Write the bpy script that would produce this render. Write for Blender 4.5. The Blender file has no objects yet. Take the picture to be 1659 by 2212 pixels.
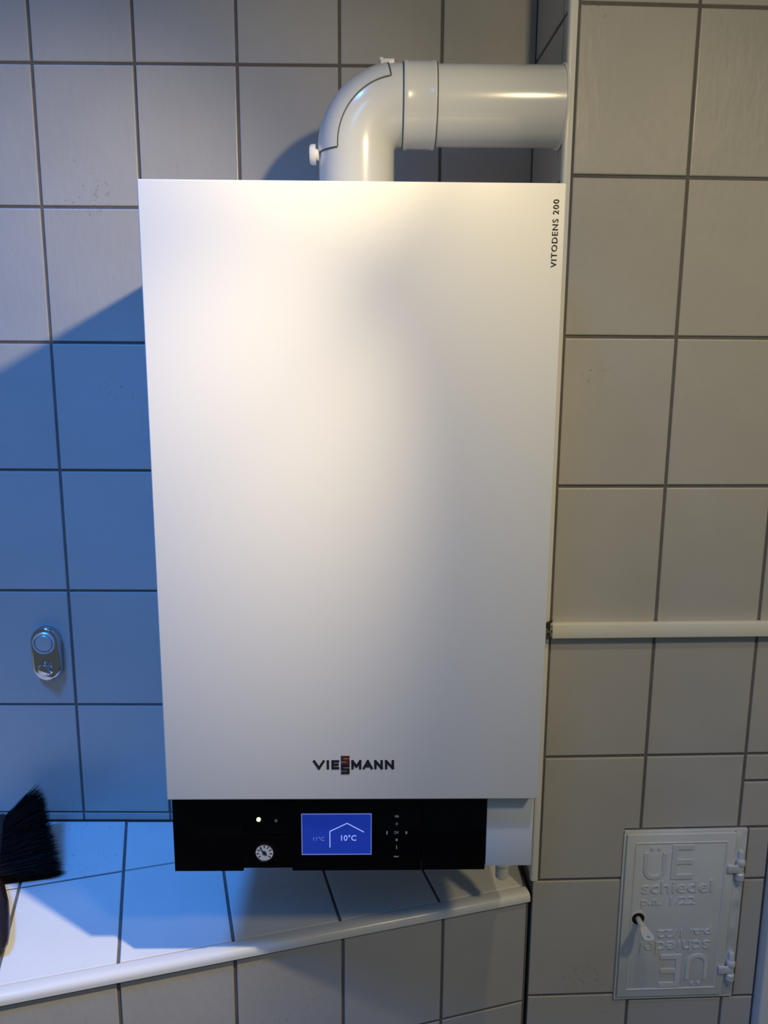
import bpy, bmesh, math, random
from mathutils import Vector, Matrix

random.seed(7)
SC = bpy.context.scene
COL = SC.collection
Z0 = 1.55                                   # height of the camera above the floor

# ------------------------------------------------------------------ camera
cam_d = bpy.data.cameras.new('camera')
cam = bpy.data.objects.new('camera', cam_d)
COL.objects.link(cam)
PITCH, YAW, ROLL, FPX = .18498, .00814, .00621, 1701.7
fw = Vector((math.sin(YAW)*math.cos(PITCH), math.cos(YAW)*math.cos(PITCH), -math.sin(PITCH)))
rt = Vector((math.cos(YAW), -math.sin(YAW), 0))
up = rt.cross(fw)
rt, up = rt*math.cos(ROLL)+up*math.sin(ROLL), up*math.cos(ROLL)-rt*math.sin(ROLL)
M4 = Matrix((rt, up, -fw)).transposed().to_4x4()
M4.translation = Vector((0, 0, Z0))
cam.matrix_world = M4
cam_d.sensor_fit = 'HORIZONTAL'
cam_d.sensor_width = 36
cam_d.lens = FPX/1659*36
cam_d.clip_start = .02
SC.camera = cam

# ------------------------------------------------------------------ light
vs = SC.view_settings
vs.view_transform = 'Standard'
vs.look = 'None'
vs.gamma = 1
vs.use_curve_mapping = False
vs.exposure = 0.0

world = bpy.data.worlds.new('world')
SC.world = world
world.use_nodes = True
bg = world.node_tree.nodes['Background']
bg.inputs[0].default_value = (.72, .90, 1.0, 1)
bg.inputs[1].default_value = .092

def aim(ob, tgt):
    d = Vector(tgt)-ob.location
    ob.rotation_euler = d.to_track_quat('-Z', 'Y').to_euler()

def light(name, kind, loc, power, color, tgt=None, **kw):
    d = bpy.data.lights.new(name, kind)
    d.energy = power
    d.color = color
    for k, v in kw.items():
        setattr(d, k, v)
    o = bpy.data.objects.new(name, d)
    COL.objects.link(o)
    o.location = (loc[0], loc[1], loc[2]+Z0)
    if tgt:
        aim(o, (tgt[0], tgt[1], tgt[2]+Z0))
    return o

# a warm directional lamp hangs up on the right, cold daylight falls in from a roof window on the left
LAMP = Vector((.284, .502, .473))
WARM = (1.0, .81, .47)
def beam(name, power, axis, cone):  # extra spots added at the lamp, each to brighten one surface
    light(name, 'SPOT', LAMP, power, WARM, LAMP+Vector(axis), shadow_soft_size=.016,
          spot_size=math.radians(cone), spot_blend=1.0)
beam('lamp_wide_beam', 8, (-.74, .25, -.72), 112)
beam('lamp_wall_beam', 22, (-.79, .60, -.35), 52)
beam('lamp_panel_beam', 1.0, (-.80, .36, -.46), 80)
beam('lamp_ledge_beam', 56, (-.68, .23, -.87), 54)
beam('lamp_pipe_beam', 4, (-.32, .52, -.16), 50)
light('lamp_bulb', 'POINT', LAMP, 4.0, WARM, shadow_soft_size=.016)
light('roof_window', 'SPOT', (-1.05, 0, 1.8), 222, (.035, .27, 1.0), (-.5, 1.1, -.50), shadow_soft_size=.25,
      spot_size=math.radians(43), spot_blend=1.0)
light('blue_fill', 'SPOT', (-.6, -.9, 1.2), 18, (.03, .33, 1.0), (-.1, 1.0, -.75), shadow_soft_size=.25,
      spot_size=math.radians(60), spot_blend=1.0)  # added blue fill spot, tints the lower boiler front
light('chimney_fill', 'SPOT', (.95, -.2, .85), 31, (1.0, .82, .48), (.48, 1.07, -.50), shadow_soft_size=.08,
      spot_size=math.radians(58), spot_blend=1.0)  # added warm fill without a known source, lifts the chimney breast

# ------------------------------------------------------------------ materials
def mat(name, base, rough=.5, metal=0., spec=.5, bump=None, vary=None, obvary=0., coat=0., emit=None, spots=None):
    m = bpy.data.materials.new(name)
    m.use_nodes = True
    nt = m.node_tree
    b = nt.nodes['Principled BSDF']
    b.inputs['Base Color'].default_value = (*base, 1)
    b.inputs['Roughness'].default_value = rough
    b.inputs['Metallic'].default_value = metal
    b.inputs['Specular IOR Level'].default_value = spec
    b.inputs['Coat Weight'].default_value = coat
    if emit:
        b.inputs['Emission Color'].default_value = (*emit[:3], 1)
        b.inputs['Emission Strength'].default_value = emit[3]
    geo = nt.nodes.new('ShaderNodeNewGeometry')
    col = None
    if vary:                                    # (scale, dark factor)
        n = nt.nodes.new('ShaderNodeTexNoise')
        n.inputs['Scale'].default_value = vary[0]
        n.inputs['Detail'].default_value = 5
        nt.links.new(geo.outputs['Position'], n.inputs['Vector'])
        r = nt.nodes.new('ShaderNodeMapRange')
        r.inputs['From Min'].default_value = .3
        r.inputs['From Max'].default_value = .7
        r.inputs['To Min'].default_value = vary[1]
        r.inputs['To Max'].default_value = 1
        nt.links.new(n.outputs['Fac'], r.inputs['Value'])
        fac = r.outputs['Result']
        if obvary:
            oi = nt.nodes.new('ShaderNodeObjectInfo')
            r2 = nt.nodes.new('ShaderNodeMapRange')
            r2.inputs['To Min'].default_value = 1-obvary
            r2.inputs['To Max'].default_value = 1
            nt.links.new(oi.outputs['Random'], r2.inputs['Value'])
            mu = nt.nodes.new('ShaderNodeMath')
            mu.operation = 'MULTIPLY'
            nt.links.new(fac, mu.inputs[0])
            nt.links.new(r2.outputs['Result'], mu.inputs[1])
            fac = mu.outputs[0]
        if spots:                               # (scale, low, high, dark): fly-spot dirt
            n2 = nt.nodes.new('ShaderNodeTexNoise')
            n2.inputs['Scale'].default_value = spots[0]
            n2.inputs['Detail'].default_value = 2
            nt.links.new(geo.outputs['Position'], n2.inputs['Vector'])
            n3 = nt.nodes.new('ShaderNodeTexNoise')
            n3.inputs['Scale'].default_value = 7
            nt.links.new(geo.outputs['Position'], n3.inputs['Vector'])
            mm = nt.nodes.new('ShaderNodeMath')
            mm.operation = 'MULTIPLY'
            nt.links.new(n2.outputs['Fac'], mm.inputs[0])
            nt.links.new(n3.outputs['Fac'], mm.inputs[1])
            r3 = nt.nodes.new('ShaderNodeMapRange')
            r3.inputs['From Min'].default_value = spots[1]
            r3.inputs['From Max'].default_value = spots[2]
            r3.inputs['To Min'].default_value = 1
            r3.inputs['To Max'].default_value = spots[3]
            nt.links.new(mm.outputs[0], r3.inputs['Value'])
            mu2 = nt.nodes.new('ShaderNodeMath')
            mu2.operation = 'MULTIPLY'
            nt.links.new(fac, mu2.inputs[0])
            nt.links.new(r3.outputs['Result'], mu2.inputs[1])
            fac = mu2.outputs[0]
        vm = nt.nodes.new('ShaderNodeVectorMath')
        vm.operation = 'SCALE'
        vm.inputs[0].default_value = base
        nt.links.new(fac, vm.inputs['Scale'])
        nt.links.new(vm.outputs['Vector'], b.inputs['Base Color'])
    if bump:                                    # list of (scale, strength, stretch)
        last = None
        for sc, st, stretch in bump:
            mp = nt.nodes.new('ShaderNodeMapping')
            mp.inputs['Scale'].default_value = stretch
            mp.inputs['Rotation'].default_value = (.3, .7, .2)
            nt.links.new(geo.outputs['Position'], mp.inputs['Vector'])
            n = nt.nodes.new('ShaderNodeTexNoise')
            n.inputs['Scale'].default_value = sc
            n.inputs['Detail'].default_value = 3
            nt.links.new(mp.outputs['Vector'], n.inputs['Vector'])
            bp = nt.nodes.new('ShaderNodeBump')
            bp.inputs['Strength'].default_value = st
            bp.inputs['Distance'].default_value = .002
            nt.links.new(n.outputs['Fac'], bp.inputs['Height'])
            if last:
                nt.links.new(last.outputs['Normal'], bp.inputs['Normal'])
            last = bp
        nt.links.new(last.outputs['Normal'], b.inputs['Normal'])
    return m

TILE = mat('glazed_tile', (.53, .51, .49), .34, spec=.45, vary=(9, .93), obvary=.05, spots=(170, .44, .50, .78),
           bump=[(22, .20, (1, 1, .5)), (110, .26, (1, 1, .35))])
LTILE = mat('ledge_tile', (.86, .86, .85), .38, spec=.45, vary=(12, .94), obvary=.03, spots=(150, .43, .50, .8),
            bump=[(30, .10, (1, 1, 1)), (140, .15, (1, 1, 1))])
GROUT = mat('grey_grout', (.17, .155, .15), .9, vary=(40, .8), bump=[(300, .3, (1, 1, 1))])
PLASTER = mat('painted_plaster', (.7, .69, .66), .8, vary=(8, .93), bump=[(60, .15, (1, 1, 1))])
FLOOR = mat('grey_floor', (.35, .33, .31), .5, vary=(5, .85))
PVC = mat('white_pvc', (.80, .80, .79), .35)
PVC2 = mat('cream_pvc', (.82, .80, .72), .4)
NOSE = mat('nosing_glaze', (.82, .81, .79), .22)
PEARL = mat('pearl_white_paint', (.82, .81, .79), .42, spec=.5, bump=[(900, .02, (1, 1, 1))])
CASE = mat('white_enamel', (.78, .78, .77), .4)
SIDE = mat('white_plastic', (.74, .76, .78), .42)
PIPE = mat('white_flue_enamel', (.74, .75, .74), .20, spec=.8, coat=.6)
SEAM = mat('seam_shadow_gap', (.10, .12, .15), .7)
GLASS = mat('black_glass', (.002, .002, .003), .10, spec=.15)
BLK2 = mat('black_plastic', (.003, .003, .004), .4, spec=.15)
INK = mat('black_ink', (.012, .012, .02), .5)
INKR = mat('dark_red_ink', (.10, .012, .012), .5)
INK2 = mat('brown_grey_ink', (.07, .06, .05), .5)
SCRN = mat('blue_screen', (.01, .02, .1), .3, spec=.2, emit=(.007, .026, .27, 1.0))
SCRL = mat('screen_light_line', (.1, .1, .2), .4, emit=(.34, .42, .95, 1.0))
SCRB = mat('screen_border_line', (.1, .1, .2), .4, emit=(.10, .14, .42, 1.0))
LEDM = mat('status_glow', (.5, .5, .3), .4, emit=(.95, .95, .6, 1.2))
SYM = mat('key_print', (.35, .36, .38), .5)
GAUGE = mat('gauge_face', (.55, .57, .58), .3)
CHROME = mat('chrome', (.62, .62, .63), .08, metal=1)
CAPM = mat('satin_steel', (.60, .66, .74), .35, metal=.55)
DOORM = mat('grey_painted_steel', (.72, .74, .75), .45, vary=(20, .92), bump=[(90, .08, (1, 1, 1))])
HINGE = mat('galvanised_strip', (.80, .83, .84), .42, metal=.15, vary=(45, .72))
KEYM = mat('zinc_key', (.72, .71, .66), .38, metal=.25)
HOLE = mat('keyhole_black', (.004, .004, .004), .9)
BRIST = mat('black_bristle', (.004, .003, .003), .6, spec=.15)
WOODB = mat('dark_lacquered_wood', (.018, .009, .008), .3, spec=.5)
DIRT = mat('crumbled_filler', (.09, .08, .07), .95, vary=(500, .1))
CASING = mat('white_frame_paint', (.78, .82, .86), .4)

# ------------------------------------------------------------------ helpers
def link(name, me, m, parent=None, smooth=False):
    o = bpy.data.objects.new(name, me)
    COL.objects.link(o)
    if m and not me.materials:
        me.materials.append(m)
    if smooth:
        for p in me.polygons:
            p.use_smooth = True
    if parent:
        o.parent = parent
    return o

def bmobj(name, bm, m, parent=None, smooth=False, auto=None):
    bmesh.ops.recalc_face_normals(bm, faces=bm.faces)
    me = bpy.data.meshes.new(name)
    bm.to_mesh(me)
    bm.free()
    o = link(name, me, m, parent, smooth)
    if auto:
        me.set_sharp_from_angle(angle=math.radians(auto))
    return o

def bbox(bm, x0, x1, y0, y1, z0, z1, bev=0, seg=2):
    r = bmesh.ops.create_cube(bm, size=1)
    for v in r['verts']:
        v.co = Vector(((x0+x1)/2+v.co.x*(x1-x0), (y0+y1)/2+v.co.y*(y1-y0), (z0+z1)/2+v.co.z*(z1-z0)))
    if bev:
        es = list({e for v in r['verts'] for e in v.link_edges})
        bmesh.ops.bevel(bm, geom=es, offset=bev, segments=seg, affect='EDGES', profile=.5)

def box(name, m, parent, *a, bev=0, seg=2):
    bm = bmesh.new()
    bbox(bm, *a, bev=bev, seg=seg)
    return bmobj(name, bm, m, parent, smooth=bool(bev), auto=40 if bev else None)

def sweep(bm, pts, rads, n=24, caps=True, a0=0., a1=2*math.pi, ref=None):
    pts = [Vector(p) for p in pts]
    rings = []
    side = None
    full = abs(a1-a0-2*math.pi) < 1e-6
    for i, p in enumerate(pts):
        t = (pts[min(i+1, len(pts)-1)]-pts[max(i-1, 0)]).normalized()
        if side is None:
            r = Vector(ref) if ref else (Vector((0, 0, 1)) if abs(t.z) < .9 else Vector((0, 1, 0)))
            side = (r-t*r.dot(t)).normalized()
        else:
            side = (side-t*side.dot(t)).normalized()
        oth = t.cross(side)
        rad = rads[i] if isinstance(rads, (list, tuple)) else rads
        k = n if full else n+1
        rings.append([bm.verts.new(p+(side*math.cos(a0+(a1-a0)*j/n)+oth*math.sin(a0+(a1-a0)*j/n))*rad) for j in range(k)])
    for a, b in zip(rings, rings[1:]):
        k = len(a)
        for j in range(k if full else k-1):
            bm.faces.new((a[j], a[(j+1) % k], b[(j+1) % k], b[j]))
    if caps and full:
        bm.faces.new(rings[0][::-1])
        bm.faces.new(rings[-1])
    return rings

def tube(name, m, parent, pts, rads, n=24, auto=50):
    bm = bmesh.new()
    sweep(bm, pts, rads, n)
    return bmobj(name, bm, m, parent, smooth=True, auto=auto)

def lathe(name, m, parent, prof, axis='Y', n=28, loc=(0, 0, 0)):
    """prof: list of (radius, height along the axis)"""
    d = {'Y': Vector((0, 1, 0)), 'X': Vector((1, 0, 0)), 'Z': Vector((0, 0, 1))}[axis]
    bm = bmesh.new()
    a = Vector((0, 0, 1)) if axis != 'Z' else Vector((1, 0, 0))
    b = d.cross(a)
    rings = []
    for r, h in prof:
        rings.append([bm.verts.new(Vector(loc)+d*h+(a*math.cos(2*math.pi*j/n)+b*math.sin(2*math.pi*j/n))*max(r, 1e-5)) for j in range(n)])
    for p, q in zip(rings, rings[1:]):
        for j in range(n):
            bm.faces.new((p[j], p[(j+1) % n], q[(j+1) % n], q[j]))
    bm.faces.new(rings[0][::-1])
    bm.faces.new(rings[-1])
    return bmobj(name, bm, m, parent, smooth=True, auto=35)

def prism(name, m, parent, poly, frame, h0, h1):
    """extrude a 2D polygon: frame(a, b, h) gives the 3D point"""
    bm = bmesh.new()
    lo = [bm.verts.new(frame(a, b, h0)) for a, b in poly]
    hi = [bm.verts.new(frame(a, b, h1)) for a, b in poly]
    bm.faces.new(lo[::-1])
    bm.faces.new(hi)
    k = len(poly)
    for i in range(k):
        bm.faces.new((lo[i], lo[(i+1) % k], hi[(i+1) % k], hi[i]))
    return bmobj(name, bm, m, parent)

def inset(poly, c):
    out = []
    k = len(poly)
    area = sum(poly[i][0]*poly[(i+1) % k][1]-poly[(i+1) % k][0]*poly[i][1] for i in range(k))
    s = 1 if area > 0 else -1
    ln = []
    for i in range(k):
        p, q = Vector(poly[i]), Vector(poly[(i+1) % k])
        d = (q-p).normalized()
        nn = Vector((-d.y, d.x))*s
        ln.append((p+nn*c, d))
    for i in range(k):
        (p, d), (q, e) = ln[i-1], ln[i]
        cr = d.x*e.y-d.y*e.x
        if abs(cr) < 1e-9:
            out.append(tuple(q))
            continue
        t = ((q-p).x*e.y-(q-p).y*e.x)/cr
        out.append(tuple(p+d*t))
    return out

def clip(poly, f):
    """keep the side of a convex polygon where f(p) >= 0"""
    out = []
    for i in range(len(poly)):
        p, q = poly[i], poly[(i+1) % len(poly)]
        a, b = f(p), f(q)
        if a >= 0:
            out.append(p)
        if (a >= 0) != (b >= 0):
            t = a/(a-b)
            out.append((p[0]+(q[0]-p[0])*t, p[1]+(q[1]-p[1])*t))
    return out

TILE_MESH = {}
def tile(parent, poly, place, m=None, proud=.0, thick=.006, joint=.0021, key=None):
    """one tile: polygon (2D, on the joint centre lines), rounded edge; place(a, b) -> object location and axes"""
    m = m or TILE
    ox, oy = poly[0]
    loc, ax, ay, az = place(ox, oy)
    loc = loc+az*random.uniform(-.0003, .0003)
    rel = [(p[0]-ox, p[1]-oy) for p in poly]
    kk = (key or '')+m.name+str([(round(a, 4), round(b, 4)) for a, b in rel])
    me = TILE_MESH.get(kk)
    if me is None:
        r = inset(rel, joint)
        levels = [(r, -thick), (r, -.0014), (inset(r, .0005), -.0004), (inset(r, .0016), 0.)]
        bm = bmesh.new()
        rings = [[bm.verts.new((a, b, h+proud)) for a, b in pl] for pl, h in levels]
        k = len(rel)
        for p, q in zip(rings, rings[1:]):
            for j in range(k):
                bm.faces.new((p[j], p[(j+1) % k], q[(j+1) % k], q[j]))
        bm.faces.new(rings[-1])
        bm.faces.new(rings[0][::-1])
        bmesh.ops.recalc_face_normals(bm, faces=bm.faces)
        me = bpy.data.meshes.new('tile')
        bm.to_mesh(me)
        bm.free()
        me.materials.append(m)
        TILE_MESH[kk] = me
    o = bpy.data.objects.new('tile', me)
    COL.objects.link(o)
    o.parent = parent
    # a hair of lippage so neighbouring tiles do not shine as one sheet
    rot = Matrix((ax, ay, az)).transposed()
    rot = rot @ Matrix.Rotation(random.uniform(-.0025, .0025), 3, 'X') @ Matrix.Rotation(random.uniform(-.0025, .0025), 3, 'Y')
    o.matrix_local = Matrix.Translation(loc) @ rot.to_4x4()
    return o

def rect(a0, a1, b0, b1):
    return [(a0, b0), (a1, b0), (a1, b1), (a0, b1)]

def text(name, body, m, parent, width, height, loc, ax, ay, depth=.0006, bold=0., space=1.):
    """flat or raised lettering fitted to width x height, lower-left at loc, running along ax, upright along ay"""
    cu = bpy.data.curves.new(name, 'FONT')
    cu.body = body
    cu.size = 1
    cu.offset = bold
    cu.space_character = space
    cu.resolution_u = 3
    t = bpy.data.objects.new(name, cu)
    COL.objects.link(t)
    dg = bpy.context.evaluated_depsgraph_get()
    me = bpy.data.meshes.new_from_object(t.evaluated_get(dg))
    bpy.data.objects.remove(t)
    bpy.data.curves.remove(cu)
    bm = bmesh.new()
    bm.from_mesh(me)
    bpy.data.meshes.remove(me)
    xs = [v.co.x for v in bm.verts]
    ys = [v.co.y for v in bm.verts]
    x0, y0 = min(xs), min(ys)
    sx, sy = width/(max(xs)-x0), height/(max(ys)-y0)
    ax, ay = Vector(ax), Vector(ay)
    az = ax.cross(ay)
    for v in bm.verts:
        v.co = Vector(loc)+ax*((v.co.x-x0)*sx)+ay*((v.co.y-y0)*sy)
    ext = bmesh.ops.extrude_face_region(bm, geom=bm.faces[:])
    for g in ext['geom']:
        if isinstance(g, bmesh.types.BMVert):
            g.co += az*depth
    return bmobj(name, bm, m, parent)

def empty(name, loc, rz=0):
    o = bpy.data.objects.new(name, None)
    COL.objects.link(o)
    o.location = loc
    o.rotation_euler = (0, 0, rz)
    o.empty_display_size = .05
    return o

def tag(o, label, cat, group=None, kind=None):
    o['label'] = label
    o['category'] = cat
    if group:
        o['group'] = group
    if kind:
        o['kind'] = kind
    return o

def struct(o, label=None):
    o['kind'] = 'structure'
    if label:
        o['label'] = label
    return o

X, Y, Z = Vector((1, 0, 0)), Vector((0, 1, 0)), Vector((0, 0, 1))

# ================================================================== SETTING
WALL_Y = 1.255
floor = struct(box('floor', FLOOR, None, -1.4, 1.1, -.6, 1.4, -.05, 0), 'plain grey floor below the tiled walls')

# ---- back wall: 15 x 20 cm tiles
wall = box('wall_back', GROUT, None, -1.3, .45, .0022, .12, 0, 2.5)
wall.location = (0, WALL_Y, 0)
struct(wall, 'grey white glazed tile wall behind the boiler')
def place_wall(a, b):
    return Vector((a, 0, b+Z0)), X, Z, -Y
XB, ZB = -.50916, .43052
for i in range(-4, 5):
    for j in range(-2, 7):
        x0, x1 = XB+.15*i, XB+.15*(i+1)
        z1, z0 = ZB-.2*j+.2, ZB-.2*j
        x1 = min(x1, .2305)
        tile(wall, rect(x0, x1, z0, z1), place_wall)
    tile(wall, rect(XB+.15*i, min(XB+.15*(i+1), .2305), -.7850, ZB-1.2), place_wall, joint=.0013)

# ---- chimney breast on the right, tiled, turned 2.2 degrees
XC, YC, AC = .39551, 1.06796, .03915
SL = (.234-XC)/math.cos(AC)                      # local x of its left corner
SR = .2005                                       # where the white frame begins
chim = bmesh.new()
bbox(chim, SL+.0026, .75, .0022, .24, 0, 2.5)
chim = bmobj('wall_right', chim, GROUT)
chim.location = (XC, YC, 0)
chim.rotation_euler = (0, 0, AC)
struct(chim, 'tiled chimney breast standing forward on the right')
def place_ch(a, b):
    return Vector((a, 0, b+Z0)), X, Z, -Y
def place_side(a, b):
    return Vector((SL+.0008, -a, b+Z0)), -Y, Z, -X
ZC = .43782
def ct(x0, x1, z0, z1, **k):
    tile(chim, rect(x0, x1, z0, z1), place_ch, **k)
cols = [(SL+.0105, 0), (0, .15), (.15, .30)]
rows = [(ZC-.2*j, ZC-.2*j+.2) for j in range(-2, 6)]
for c0, c1 in cols:
    for r0, r1 in rows:
        ct(c0, c1, r0, r1)
DL, DR, DT, DB = -.0225, .165, -.6815, -.9655     # opening for the soot door
tile(chim, [(SL+.0105, ZC-1.2), (DL, ZC-1.2), (DL, DT), (0, DT), (0, ZC-1.0), (SL+.0105, ZC-1.0)], place_ch)
ct(SL+.0008, DL, ZC-1.4, ZC-1.2)
ct(0, .15, DT, ZC-1.0)
ct(.15, SR, -.6055, ZC-1.0)
ct(.15, SR, DT, -.6055)
ct(DR, SR, -.768, DT)
ct(DR, SR, -.9735, -.768)
for c0, c1 in ((SL+.0008, -.0015), (-.0015, .149), (.149, SR)):
    ct(c0, c1, -1.1735, -.9735 if c0 > -.1 else ZC-1.4)
    ct(c0, c1, -1.3735, -1.1735)
# side face of the breast (faces the boiler)
for j in range(-2, 7):
    z0 = ZC-.2*j-.003
    tile(chim, rect(-.187, -.037, z0, z0+.2), place_side)
    tile(chim, rect(-.037, -.0095, z0, z0+.2), place_side)

# corner profile of the breast
bm = bmesh.new()
prof = [(SL-.0012, .0095), (SL-.0012, .002), (SL-.0004, 0), (SL+.0012, -.0010), (SL+.0030, -.0012), (SL+.0090, -.0008), (SL+.0090, .004), (SL+.004, .004), (SL+.004, .0095)]
lo = [bm.verts.new((a, b, Z0+ZC-1.2)) for a, b in prof]
hi = [bm.verts.new((a, b, 2.5)) for a, b in prof]
for i in range(len(prof)):
    k = (i+1) % len(prof)
    bm.faces.new((lo[i], lo[k], hi[k], hi[i]))
bm.faces.new(lo[::-1])
bm.faces.new(hi)
trim1 = bmobj('trim_1', bm, PVC)
trim1.location = chim.location
trim1.rotation_euler = chim.rotation_euler
struct(trim1, 'slim white plastic corner strip on the chimney breast')

# white frame at the far right
bm = bmesh.new()
prof = [(SR+.0015, .004), (SR+.0015, -.016), (SR+.003, -.018), (SR+.022, -.018), (SR+.024, -.014), (SR+.030, -.014), (SR+.032, -.024), (SR+.060, -.024), (SR+.062, .004)]
lo = [bm.verts.new((a, b, 0)) for a, b in prof]
hi = [bm.verts.new((a, b, 2.1)) for a, b in prof]
for i in range(len(prof)):
    k = (i+1) % len(prof)
    bm.faces.new((lo[i], lo[k], hi[k], hi[i]))
bm.faces.new(lo[::-1])
bm.faces.new(hi)
trim2 = bmobj('trim_2', bm, CASING)
trim2.location = chim.location
trim2.rotation_euler = chim.rotation_euler
struct(trim2, 'white stepped frame moulding at the right edge')

# ---- tiled ledge under the boiler, its front edge running at 15.6 degrees
TH = math.radians(15.62)
LZ = -.785
cT, sT = math.cos(TH), math.sin(TH)
def to_un(x, y):
    return (x*cT+y*sT, -x*sT+y*cT)
def to_xy(u, n):
    return (u*cT-n*sT, u*sT+n*cT)
NF = .963
XR = .2325
def front_y(x, n=NF):
    return (n+x*sT)/cT
ledge = prism('tiled_ledge', GROUT, None, [to_un(-1.1, front_y(-1.1, NF+.004)), to_un(XR, front_y(XR, NF+.004)), to_un(XR, WALL_Y+.001), to_un(-1.1, WALL_Y+.001)],
              lambda a, b, h: Vector((a, b, h)), 0, Z0+LZ-.0022)
ledge.rotation_euler = (0, 0, TH)
struct(ledge, 'white tiled masonry ledge running under the boiler with slanting front')
ledge['category'] = 'ledge'
def place_top(a, b):
    return Vector((a, b, Z0+LZ)), X, Y, Z
def place_face(a, b):
    return Vector((a, NF+.0015, Z0+b)), X, Z, -Y
U0 = -.0815
NB = NF+.0165
def in_room(p):
    return WALL_Y-.0005-to_xy(*p)[1]
def in_ch(p):
    return XR-.004-to_xy(*p)[0]
for i in range(-7, 5):
    for n0, n1 in ((NB, 1.1834), (1.1834, 1.3834), (1.3834, 1.5834)):
        p = rect(U0+.1515*i, U0+.1515*(i+1), n0, n1)
        p = clip(p, in_room)
        if len(p) > 2:
            p = clip(p, in_ch)
        if len(p) > 2:
            w = max(q[0] for q in p)-min(q[0] for q in p)
            h = max(q[1] for q in p)-min(q[1] for q in p)
            if w > .012 and h > .012:
                tile(ledge, p, place_top, m=LTILE)
    for z1, z0 in ((-.8000, -.9745), (-.9745, -1.1745), (-1.1745, -1.3745)):
        a0, a1 = U0+.1515*i, min(U0+.1515*(i+1), to_un(XR, front_y(XR))[0]-.001)
        if a1-a0 > .012:
            tile(ledge, rect(a0, a1, z0, z1), place_face)
# rounded white nosing along the front edge
bm = bmesh.new()
prof = [(NB-.001, LZ-.004), (NB-.001, LZ+.0006), (NF+.010, LZ+.0012)]
for k in range(7):
    a = math.pi/2*k/6
    prof.append((NF+.005-.009*math.sin(a), LZ-.0078+.009*math.cos(a)))
prof += [(NF-.004, LZ-.012), (NF-.001, LZ-.0145), (NF+.004, LZ-.0145)]
ua, ub = -1.05, to_un(XR, front_y(XR))[0]
lo = [bm.verts.new((ua, a, b+Z0)) for a, b in prof]
hi = [bm.verts.new((ub, a, b+Z0)) for a, b in prof]
for i in range(len(prof)):
    k = (i+1) % len(prof)
    bm.faces.new((lo[i], lo[k], hi[k], hi[i]))
bm.faces.new(lo[::-1])
bm.faces.new(hi)
bmobj('edge_nosing', bm, NOSE, ledge, smooth=True, auto=50)

# ================================================================== BOILER
XF, YF, AF = -.02789, .87433, .00943
boiler = tag(empty('wall_boiler', (XF, YF, Z0-.627), AF),
             'large pearl white wall-hung gas boiler with black control strip', 'boiler')
BZ = .627                                          # local z of camera height
def bz(z):
    return z+BZ
box('casing', CASE, boiler, -.2246, .2246, .030, .376, bz(-.600), bz(.177), bev=.002)
fp = box('front_panel', PEARL, boiler, -.225, .225, 0, .0205, bz(-.5184), bz(.1889), bev=.0016, seg=3)
# black control strip in three pieces with a shallow notch below
bm = bmesh.new()
bbox(bm, -.2246, -.1385, .020, .034, bz(-.6280), bz(-.5190), bev=.0008)
bbox(bm, -.1385, -.0775, .0205, .034, bz(-.6240), bz(-.5190), bev=.0005)
bbox(bm, -.0775, .0850, .020, .034, bz(-.6280), bz(-.5190), bev=.0008)
bbox(bm, .0856, .1655, .020, .034, bz(-.6275), bz(-.5190), bev=.0008)
ctl = bmobj('control_panel', bm, GLASS, boiler, smooth=True, auto=40)
ctl['label'] = 'glossy black control strip'
box('control_housing', BLK2, boiler, -.2240, .1640, .034, .20, bz(-.622), bz(-.519))
sc_ = box('side_cover', SIDE, boiler, .1662, .2246, .0205, .20, bz(-.6225), bz(-.519), bev=.001)
sc_['label'] = 'plain white cover beside the control strip'
# display
def cx(x):
    return x-XF
dx0, dx1, dz0, dz1 = cx(-.0931), cx(-.0055), bz(-.6051), bz(-.5486)
disp = box('display', SCRN, boiler, dx0, dx1, .0193, .0210, dz0, dz1)
disp['label'] = 'lit blue display screen'
bm = bmesh.new()
t = .0011
for a in ((dx0, dx1, dz1-t, dz1), (dx0, dx1, dz0, dz0+t), (dx0, dx0+t, dz0+t, dz1-t), (dx1-t, dx1, dz0+t, dz1-t)):
    bbox(bm, a[0], a[1], .0189, .0194, a[2], a[3])
bmobj('display_border', bm, SCRB, disp)
dw, dh = dx1-dx0, dz1-dz0
def dpt(u, v):
    return Vector((dx0+u*dw, .0190, dz1-v*dh))
bm = bmesh.new()
for p, q in (((.405, .82), (.405, .43)), ((.405, .43), (.65, .235)), ((.65, .235), (.89, .45))):
    a, b = dpt(*p), dpt(*q)
    d = (b-a).normalized()
    nn = Vector((-d.z, 0, d.x))*.00055
    vs_ = [bm.verts.new(a+nn), bm.verts.new(a-nn), bm.verts.new(b-nn), bm.verts.new(b+nn)]
    bm.faces.new(vs_)
ext = bmesh.ops.extrude_face_region(bm, geom=bm.faces[:])
for g in ext['geom']:
    if isinstance(g, bmesh.types.BMVert):
        g.co.y += .0005
bmobj('house_symbol', bm, SCRL, disp)
text('room_temperature', '10°C', SCRL, disp, .019, .0078, dpt(.565, .655), X, Z, .0003, bold=.004)
text('outside_temperature', '11°C', SCRB, disp, .0135, .0052, dpt(.17, .655), X, Z, .0003, bold=.004)
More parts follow.
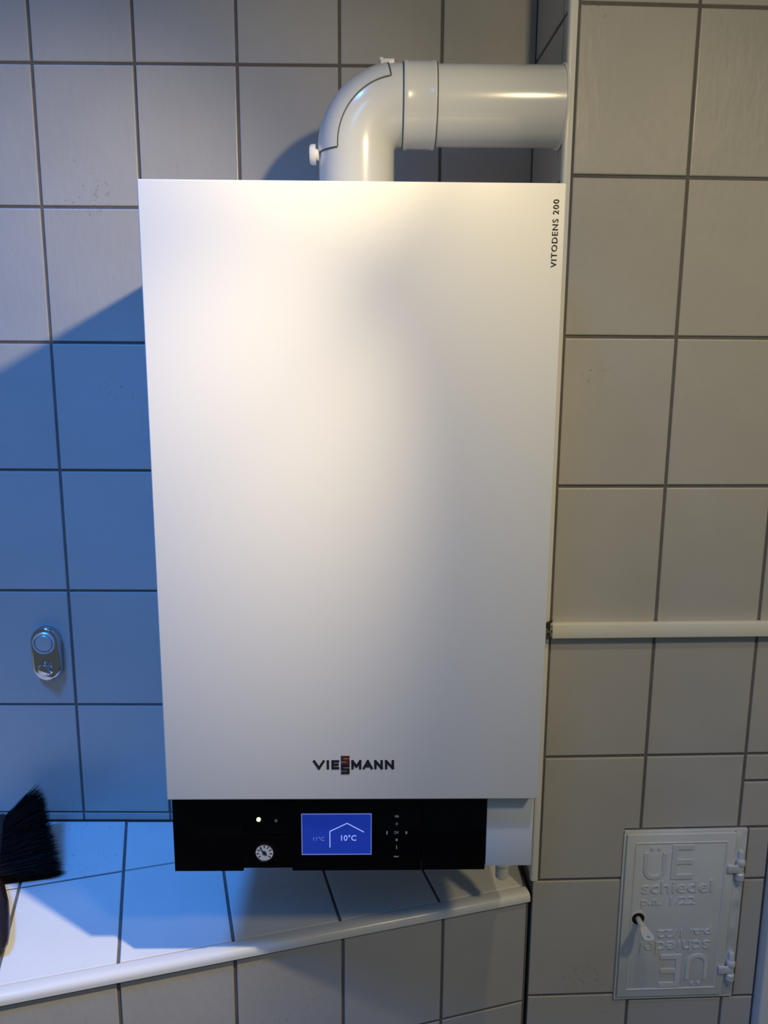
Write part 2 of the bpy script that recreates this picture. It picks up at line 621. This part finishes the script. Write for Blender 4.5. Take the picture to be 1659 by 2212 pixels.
# pressure gauge
gx, gz = cx(-.1395), bz(-.6012)
ga = lathe('pressure_gauge', BLK2, boiler, [(.0135, .0202), (.0135, .0180), (.0120, .0174), (.0112, .0186), (.0001, .0186)], 'Y', 28, (gx, 0, gz))
lathe('gauge_dial', GAUGE, ga, [(.0110, .0186), (.0110, .0182), (.0001, .0182)], 'Y', 28, (gx, 0, gz))
bm = bmesh.new()
for k in range(9):
    a = math.radians(-130+260*k/8)
    c = Vector((gx+math.sin(a)*.0082, .0179, gz+math.cos(a)*.0082))
    d = Vector((math.sin(a), 0, math.cos(a)))
    e = Vector((d.z, 0, -d.x))
    bm.faces.new([bm.verts.new(c+d*s1*.0016+e*s2*.0006) for s1, s2 in ((-1, -1), (1, -1), (1, 1), (-1, 1))])
bmobj('dial_marks', bm, INK, ga)
bm = bmesh.new()
a = math.radians(-40)
d = Vector((math.sin(a), 0, math.cos(a)))
e = Vector((d.z, 0, -d.x))
c = Vector((gx, .0176, gz))
bm.faces.new([bm.verts.new(c+d*s1+e*s2) for s1, s2 in ((-.004, -.0012), (.0085, -.0004), (.0085, .0004), (-.004, .0012))])
bmesh.ops.create_circle(bm, cap_ends=True, radius=.0024, segments=12, matrix=Matrix.Translation(c-Y*.0001) @ Matrix.Rotation(math.pi/2, 4, 'X'))
bmobj('gauge_needle', bm, INK, ga)
# status light, small dark button
lathe('status_light', LEDM, boiler, [(.0027, .0205), (.0027, .0190), (.0018, .0184), (.0001, .0183)], 'Y', 16, (cx(-.146), 0, bz(-.5566)))
lathe('reset_button', SYM, boiler, [(.0019, .0205), (.0019, .0192), (.0001, .0190)], 'Y', 12, (cx(-.1245), 0, bz(-.5583)))
box('panel_groove', BLK2, boiler, cx(-.176), cx(-.106), .0196, .0202, bz(-.5753), bz(-.5747))
# key pad prints
kx, kz = cx(.0255), bz(-.5755)
bm = bmesh.new()
def patch(px_, pz_, w, h):
    bbox(bm, px_-w/2, px_+w/2, .0195, .0202, pz_-h/2, pz_+h/2)
patch(kx+.0003, kz+.0225, .0052, .0028)
patch(kx+.0003, kz+.0122, .0010, .0050)
patch(kx+.0003, kz+.0122, .0042, .0009)
patch(kx+.0003, kz-.0098, .0026, .0030)
patch(kx+.0003, kz-.0200, .0011, .0050)
patch(kx, kz-.0330, .0062, .0012)
patch(kx-.0118, kz, .0018, .0042)
patch(kx+.0124, kz, .0024, .0034)
bmobj('key_print', bm, SYM, ctl)
text('ok_print', 'OK', SYM, ctl, .0062, .0038, (kx-.0031, .0199, kz-.0018), X, Z, .0004, bold=.01)
# maker's lettering
LW = .0970
def logo(letters, m, z0, h, th):
    bm = bmesh.new()
    for ch, a, b in letters:
        x0, w = cx(-.0760)+a*LW, (b-a)*LW
        st = {'V': [((0, 1), (.5, 0)), ((.5, 0), (1, 1))], 'I': [((.5, 0), (.5, 1))],
              'E': [((0, 0), (0, 1)), ((0, 0), (1, 0)), ((0, .5), (.9, .5)), ((0, 1), (1, 1))],
              'M': [((0, 0), (0, 1)), ((0, 1), (.5, .25)), ((.5, .25), (1, 1)), ((1, 1), (1, 0))],
              'A': [((0, 0), (.5, 1)), ((.5, 1), (1, 0)), ((.2, .3), (.8, .3))],
              'N': [((0, 0), (0, 1)), ((0, 1), (1, 0)), ((1, 0), (1, 1))],
              'S': [((1, 1), (0, 1)), ((0, 1), (0, .5)), ((0, .5), (1, .5)), ((1, .5), (1, 0)), ((1, 0), (0, 0))]}[ch]
        for k, (p, q) in enumerate(st):
            pa = Vector((x0+th/2+p[0]*(w-th), -.0006-.00004*k, bz(z0)+th/2+p[1]*(h-th)))
            qa = Vector((x0+th/2+q[0]*(w-th), -.0006-.00004*k, bz(z0)+th/2+q[1]*(h-th)))
            d = (qa-pa).normalized()
            nn = Vector((-d.z, 0, d.x))*th/2
            pa, qa = pa-d*th/2, qa+d*th/2
            f = bm.faces.new([bm.verts.new(v) for v in (pa+nn, pa-nn, qa-nn, qa+nn)])
            e = bmesh.ops.extrude_face_region(bm, geom=[f])
            for g in e['geom']:
                if isinstance(g, bmesh.types.BMVert):
                    g.co.y = .0004
    return bmobj('maker_lettering', bm, m, fp)
logo([('V', 0, .143), ('I', .165, .200), ('E', .228, .322), ('M', .474, .596), ('A', .615, .738), ('N', .757, .862), ('N', .890, 1)], INK, -.4780, .0115, .0027)
logo([('S', .345, .450)], INKR, -.4724, .0114, .0028)
logo([('S', .345, .450)], INK, -.4842, .0114, .0028)
# model lettering, reading upwards along the right edge
text('model_lettering', 'VITODENS 200', INK2, fp, .0690, .0062, (cx(.1902), -.0001, bz(.1035)), Z, -X, .0005, bold=.004, space=1.18)
# drain nozzle below the cover
nz = lathe('drain_nozzle', PVC2, boiler, [(.013, bz(-.600)), (.013, bz(-.700)), (.0095, bz(-.702)), (.0090, bz(-.722)), (.007, bz(-.724))], 'Z', 20, (cx(.182), .140, 0))
nz['label'] = 'short cream drain nozzle'

# ================================================================== FLUE
PX, PY, PZ, PR, BR = -.0295, 1.090, .3265, .0490, .056
flue = tag(empty('flue_pipe', (PX, PY, Z0+.177)), 'glossy white elbow flue pipe rising from the boiler into the chimney', 'flue pipe')
def fl(x, z, dy=0):
    return Vector((x-PX, dy, z-.177))
pts = [fl(PX, .172), fl(PX, .20), fl(PX, .235)]
arc = []
for k in range(17):
    a = math.pi/2*k/16
    arc.append((PX+BR-BR*math.cos(a), PZ-BR+BR*math.sin(a), a))
pts += [fl(x, z) for x, z, a in arc] + [fl(.0335, PZ)]
elbow = tube('elbow', PIPE, flue, pts, PR, 48)
# removable inspection cover over the outside of the bend
bm = bmesh.new()
n = 20
rings_o, rings_i = [], []
for k in range(19):
    a = math.radians(-4+(80+4)*k/18)
    if a < 0:
        c = Vector((PX, 0, PZ-BR+BR*a))
        o = Vector((-1, 0, 0))
    else:
        c = Vector((PX+BR-BR*math.cos(a), 0, PZ-BR+BR*math.sin(a)))
        o = Vector((-math.cos(a), 0, math.sin(a)))
    ro, ri = [], []
    for j in range(n+1):
        b = math.radians(-62+124*j/n)
        d = o*math.cos(b)+Vector((0, -1, 0))*math.sin(b)
        ro.append(bm.verts.new(Vector((c.x-PX, c.y, c.z-.177))+d*(PR+.0017)))
        ri.append(bm.verts.new(Vector((c.x-PX, c.y, c.z-.177))+d*(PR-.001)))
    rings_o.append(ro)
    rings_i.append(ri)
for R_ in (rings_o, rings_i):
    for p, q in zip(R_, R_[1:]):
        for j in range(n):
            bm.faces.new((p[j], p[j+1], q[j+1], q[j]))
for p, q in ((rings_o[0], rings_i[0]), (rings_o[-1], rings_i[-1])):
    for j in range(n):
        bm.faces.new((p[j], p[j+1], q[j+1], q[j]))
for j in (0, n):
    for k in range(18):
        bm.faces.new((rings_o[k][j], rings_o[k+1][j], rings_i[k+1][j], rings_i[k][j]))
cover = bmobj('inspection_cover', bm, PIPE, elbow, smooth=True, auto=40)
# dark joint line around that cover
bm = bmesh.new()
line = []
def epoint(adeg, bdeg, r):
    a, b = math.radians(adeg), math.radians(bdeg)
    if a < 0:
        c, o = Vector((0, 0, PZ-BR+BR*a-.177)), Vector((-1, 0, 0))
    else:
        c, o = Vector((BR-BR*math.cos(a), 0, PZ-BR+BR*math.sin(a)-.177)), Vector((-math.cos(a), 0, math.sin(a)))
    return c+(o*math.cos(b)+Vector((0, -1, 0))*math.sin(b))*r
path = [epoint(-5, b, PR+.0003) for b in range(-62, 63, 4)]
path += [epoint(a, 63, PR+.0003) for a in range(-4, 82, 3)]
path += [epoint(81, b, PR+.0003) for b in range(62, -63, -4)]
sweep(bm, path, .0009, 6)
bmobj('cover_joint', bm, SEAM, elbow, smooth=True)
kn = lathe('cover_knob', PVC, elbow, [(.007, 0), (.007, -.005), (.0125, -.005), (.0125, -.010), (.0110, -.0125), (.0001, -.0132)], 'X', 24, fl(PX-PR+.002, .2640, -.012))
kn['label'] = 'round white screw knob'
bm = bmesh.new()
bbox(bm, .030, .048, -.012, .012, PZ+PR-.177-.003, PZ+PR-.177+.0032, bev=.0012)
bbox(bm, .029, .034, -.008, .008, PZ+PR-.177-.003, PZ+PR-.177+.0060, bev=.001)
bmobj('cover_clip', bm, PVC, elbow, smooth=True, auto=40)
# socket with two beads, then the straight pipe
sx0, sx1 = .0325-PX, .0705-PX
zc = PZ-.177
lathe('socket_collar', PIPE, flue, [(PR, sx0-.003), (PR+.0028, sx0-.002), (PR+.0034, sx0+.0005), (PR+.0022, sx0+.004), (PR+.0022, sx1-.006),
      (PR+.0032, sx1-.003), (PR+.0030, sx1), (PR-.001, sx1+.001)], 'X', 56, (0, 0, zc))
bm = bmesh.new()
for xx in (sx0-.0032, sx1+.0012):
    cpts = [Vector((xx, (PR+.0004)*math.cos(2*math.pi*k/48), zc+(PR+.0004)*math.sin(2*math.pi*k/48))) for k in range(49)]
    sweep(bm, cpts, .0007, 6, caps=False)
bmobj('socket_joint', bm, SEAM, flue, smooth=True)
lathe('straight_pipe', PIPE, flue, [(PR-.0008, sx1-.002), (PR-.0008, .2318-PX)], 'X', 56, (0, 0, zc))
lathe('wall_rosette', PVC, flue, [(PR-.0006, .2300-PX), (PR+.0012, .2302-PX), (PR+.0018, .2326-PX)], 'X', 56, (0, 0, zc))

# ================================================================== CABLE TRUNKING on the breast
CH = Matrix.Translation((XC, YC, 0)) @ Matrix.Rotation(AC, 4, 'Z')
def on_ch(o, s, d, z):
    o.location = CH @ Vector((s, -d, z+Z0))
    o.rotation_euler = (0, 0, AC)
    return o
tr = tag(on_ch(empty('cable_trunking', (0, 0, 0)), SL+.006, 0, -.3648),
         'narrow white plastic cable duct running level across the chimney tiles', 'cable duct')
box('duct_base', PVC2, tr, .003, .55, -.011, .0, -.0095, .0095, bev=.0008)
box('duct_lid', PVC2, tr, .004, .55, -.0145, -.0108, -.0104, .0104, bev=.0014)
bm = bmesh.new()
for k in range(26):
    c = Vector((random.uniform(-.0035, .005), random.uniform(-.013, -.001), random.uniform(-.012, .012)))
    bmesh.ops.create_icosphere(bm, subdivisions=1, radius=random.uniform(.0012, .0028), matrix=Matrix.Translation(c) @ Matrix.Rotation(random.random()*3, 4, 'X'))
ef = bmobj('end_filler', bm, DIRT, tr)
ef['label'] = 'crumbled dark filler at the open end'

# ================================================================== SOOT DOOR
# local origin at the centre of the leaf
DCX, DCZ = .0612, -.8240
door = tag(on_ch(empty('chimney_hatch', (0, 0, 0)), DCX, 0, DCZ), 'grey metal chimney sweep door with raised lettering and side hinges', 'hatch')
HW, HH = .0828, .1385
bm = bmesh.new()
for a in ((-HW-.003, HW+.019, HH, HH+.0035), (-HW-.003, HW+.019, -HH-.0075, -HH), (-HW-.0035, -HW, -HH, HH)):
    bbox(bm, a[0], a[1], -.0035, .0022, a[2], a[3], bev=.0006, seg=1)
bmobj('door_frame', bm, DOORM, door, smooth=True, auto=40)
hs = box('hinge_strip', HINGE, door, HW+.0012, HW+.0185, -.0040, .0022, -HH-.004, HH+.001, bev=.0008)
hs['label'] = 'pale worn metal hinge strip'
leaf = box('door_leaf', DOORM, door, -HW, HW, -.0075, .0015, -HH, HH, bev=.0012)
# raised border on the leaf
bm = bmesh.new()
o_, w_ = .0125, .0022
for a in ((-HW+o_, HW-o_, HH-o_-w_, HH-o_), (-HW+o_, HW-o_, -HH+o_, -HH+o_+w_), (-HW+o_, -HW+o_+w_, -HH+o_+w_, HH-o_-w_), (HW-o_-w_, HW-o_, -HH+o_+w_, HH-o_-w_)):
    bbox(bm, a[0], a[1], -.0086, -.0070, a[2], a[3], bev=.0005, seg=1)
bmobj('raised_border', bm, DOORM, leaf)
def emboss(body, w, h, x, z, bold=.0, dep=.0016):
    text('raised_lettering', body, DOORM, leaf, w, h, (x, -.0074, z), X, Z, dep, bold)
    text('raised_lettering', body, DOORM, leaf, w, h, (-x, -.0074, -z), -X, -Z, dep, bold)
emboss('Ü', .0340, .0545, -.0560, .0650)
emboss('E', .0330, .0560, -.0135, .0650)
emboss('schiedel', .1080, .0200, -.0560, .0415)
emboss('p.a. 1/22', .0830, .0165, -.0560, .0180)
lathe('keyhole', HOLE, leaf, [(.0098, 0), (.0098, -.0078), (.0001, -.0078)], 'Y', 24, (-.0585, 0, -.0010))
lathe('keyhole_rim', DOORM, leaf, [(.0118, -.0070), (.0118, -.0084), (.0098, -.0084), (.0098, -.0070)], 'Y', 24, (-.0585, 0, -.0010))
for z in (.0800, -.0935):
    h = tube('hinge', HINGE, door, [(HW+.0105, -.0070, z-.028), (HW+.0105, -.0070, z-.026), (HW+.0105, -.0070, z+.026), (HW+.0105, -.0070, z+.028)], [.0030, .0042, .0042, .0030], 16)
    bm = bmesh.new()
    sweep(bm, [(HW+.0105, -.0070, z+.004), (HW+.0105, -.0070, z+.006), (HW+.0105, -.0070, z+.013), (HW+.0105, -.0070, z+.015)], [.0050, .0066, .0066, .0050], 16)
    sweep(bm, [(HW+.0105, -.0070, z-.020), (HW+.0105, -.0070, z-.018), (HW+.0105, -.0070, z-.009), (HW+.0105, -.0070, z-.007)], [.0050, .0068, .0068, .0050], 16)
    bmobj('hinge_ring', bm, HINGE, h, smooth=True, auto=40)
    box('hinge_lug', HINGE, h, HW-.0100, HW+.0105, -.0115, -.0068, z-.0065, z+.0060, bev=.0016)

# key standing in the lock
key = tag(on_ch(empty('key', (0, 0, 0)), DCX-.0585, .0078, DCZ-.0010), 'small pale metal key sticking out of the chimney sweep door', 'key')
tube('key_shank', KEYM, key, [(0, .004, 0), (0, -.013, -.0005), (.0005, -.020, -.001)], .0041, 16)
bm = bmesh.new()
outl = [(-.0040, -.013), (-.0042, -.018), (-.0070, -.027), (-.0086, -.036), (-.0080, -.043), (-.0050, -.046), (.0050, -.046), (.0080, -.043), (.0086, -.036), (.0070, -.027), (.0042, -.018), (.0040, -.013)]
hole = [(.0026*math.cos(2*math.pi*k/12), -.039+.0026*math.sin(2*math.pi*k/12)) for k in range(12)]
def kz_(y):
    return (y+.013)*.06
ring = []
for zz in (-.0015, .0015):
    vo = [bm.verts.new((x+.0008, y, zz+kz_(y))) for x, y in outl]
    vh = [bm.verts.new((x+.0008, y, zz+kz_(y))) for x, y in hole]
    ring.append((vo, vh))
for vo, vh in ring:
    es = [bm.edges.new((vo[i], vo[(i+1) % 12])) for i in range(12)]+[bm.edges.new((vh[i], vh[(i+1) % 12])) for i in range(12)]
    bmesh.ops.triangle_fill(bm, edges=es, use_beauty=True)
for idx in (0, 1):
    a, b = ring[0][idx], ring[1][idx]
    for i in range(12):
        bm.faces.new((a[i], a[(i+1) % 12], b[(i+1) % 12], b[i]))
bmobj('key_bow', bm, KEYM, key)

# ================================================================== CHROME FITTING on the back wall
fit = tag(empty('chrome_wall_fitting', (-.5490, WALL_Y, Z0-.4760)), 'oval chrome plate with round cap on the left wall tiles', 'wall fitting')
def stadium(r, h, n=14):
    pts = []
    for k in range(n+1):
        a = math.pi*k/n
        pts.append((r*math.cos(a), h+r*math.sin(a)))
    for k in range(n+1):
        a = math.pi+math.pi*k/n
        pts.append((r*math.cos(a), -h+r*math.sin(a)))
    return pts
bm = bmesh.new()
prev = None
for r, d in ((.0240, .001), (.0240, .0085), (.0232, .0115), (.0212, .0130), (.0190, .0134)):
    cur = [bm.verts.new((a, -d, b)) for a, b in stadium(r, .0225)]
    if prev:
        k = len(cur)
        for i in range(k):
            bm.faces.new((prev[i], prev[(i+1) % k], cur[(i+1) % k], cur[i]))
    prev = cur
bm.faces.new(prev)
bmobj('oval_plate', bm, CHROME, fit, smooth=True, auto=50)
lathe('cap_ring', CAPM, fit, [(.0188, -.0130), (.0188, -.0165), (.0172, -.0178), (.0152, -.0170), (.0150, -.0140)], 'Y', 32, (0, 0, .0215))
lathe('round_cap', CAPM, fit, [(.0138, -.0130), (.0138, -.0172), (.0128, -.0182), (.0001, -.0184)], 'Y', 32, (0, 0, .0215))
kb = lathe('push_knob', CHROME, fit, [(.0130, -.0130), (.0125, -.0150), (.0090, -.0160), (.0080, -.0200), (.0092, -.0225), (.0080, -.0250), (.0040, -.0262), (.0001, -.0265)], 'Y', 24, (0, 0, -.0225))
bm = bmesh.new()
for k in range(5):
    a = 2*math.pi*k/5+.3
    bmesh.ops.create_icosphere(bm, subdivisions=1, radius=.0026, matrix=Matrix.Translation((.0100*math.cos(a), -.0155, -.0225+.0100*math.sin(a))))
bmobj('knob_studs', bm, CHROME, kb, smooth=True)

# ================================================================== HAND BRUSH on the ledge
brush = tag(empty('hand_brush', (-.575, 1.07, Z0+LZ)), 'black bristle hand brush lying on the ledge at the left', 'brush')
OB = Vector((-.575, 1.07, LZ))
A, B = Vector((-.570, 1.079, -.7745)), Vector((-.606, 1.185, -.7385))
A2, B2 = Vector((-.484, 1.104, -.7800)), Vector((-.556, 1.213, -.7010))
ab = (B-A).normalized()
out = ((A2-A).normalized()+(B2-B).normalized()).normalized()
nrm = out.cross(ab).normalized()
if nrm.z < 0:
    nrm = -nrm
# wooden stock
bm = bmesh.new()
sweep(bm, [A-ab*.012-out*.010-OB, A-ab*.004-out*.010-OB, (A+B)/2-out*.010-OB, B+ab*.004-out*.010-OB, B+ab*.012-out*.010-OB], [.006, .0115, .0125, .0115, .006], 16)
bmobj('stock', bm, WOODB, brush, smooth=True, auto=60)
hp = [A-out*.010, Vector((-.566, 1.060, -.772)), Vector((-.543, 1.020, -.770)), Vector((-.5265, .985, -.770)), Vector((-.5135, .957, -.770)), Vector((-.5060, .941, -.771)), Vector((-.5010, .930, -.772))]
bm = bmesh.new()
sweep(bm, [p-OB for p in hp], [.0110, .0095, .0110, .0122, .0118, .0095, .0045], 16)
bmobj('handle', bm, WOODB, brush, smooth=True, auto=60)
lathe('ferrule_pin', CHROME, brush, [(.0022, 0), (.0022, .003), (.0001, .004)], 'Z', 10, A-out*.006+Vector((0, -.004, .0095))-OB)
verts, faces = [], []
for k in range(3600):
    s = random.random()
    w = random.uniform(-1, 1)
    root = A.lerp(B, s)+nrm*w*.010
    sp = s+random.gauss(0, .03)
    tip = A2.lerp(B2, sp)+nrm*(w*.017+random.gauss(0, .002))
    ln_ = random.uniform(.86, 1.03)+(random.random() < .08)*random.uniform(0, .14)
    tip = root+(tip-root)*ln_
    tip.z = max(tip.z, LZ+.001)
    root.z = max(root.z, LZ+.001)
    mid = root.lerp(tip, .55)+Vector((random.gauss(0, .001), random.gauss(0, .001), random.gauss(0, .001)))
    mid.z = max(mid.z, LZ+.001)
    d = (tip-root).normalized()
    e = d.orthogonal().normalized()
    e = Matrix.Rotation(random.random()*6.28, 3, d) @ e
    f = d.cross(e)
    b0 = len(verts)
    for p, r in ((root, .00055), (mid, .0005)):
        for q in range(3):
            a = 2*math.pi*q/3
            verts.append(p+(e*math.cos(a)+f*math.sin(a))*r-OB)
    verts.append(tip-OB)
    for q in range(3):
        q2 = (q+1) % 3
        faces.append((b0+q, b0+q2, b0+3+q2, b0+3+q))
        faces.append((b0+3+q, b0+3+q2, b0+6))
me = bpy.data.meshes.new('bristles')
me.from_pydata([tuple(v) for v in verts], [], faces)
br = link('bristles', me, BRIST, brush)
br['kind'] = 'stuff'
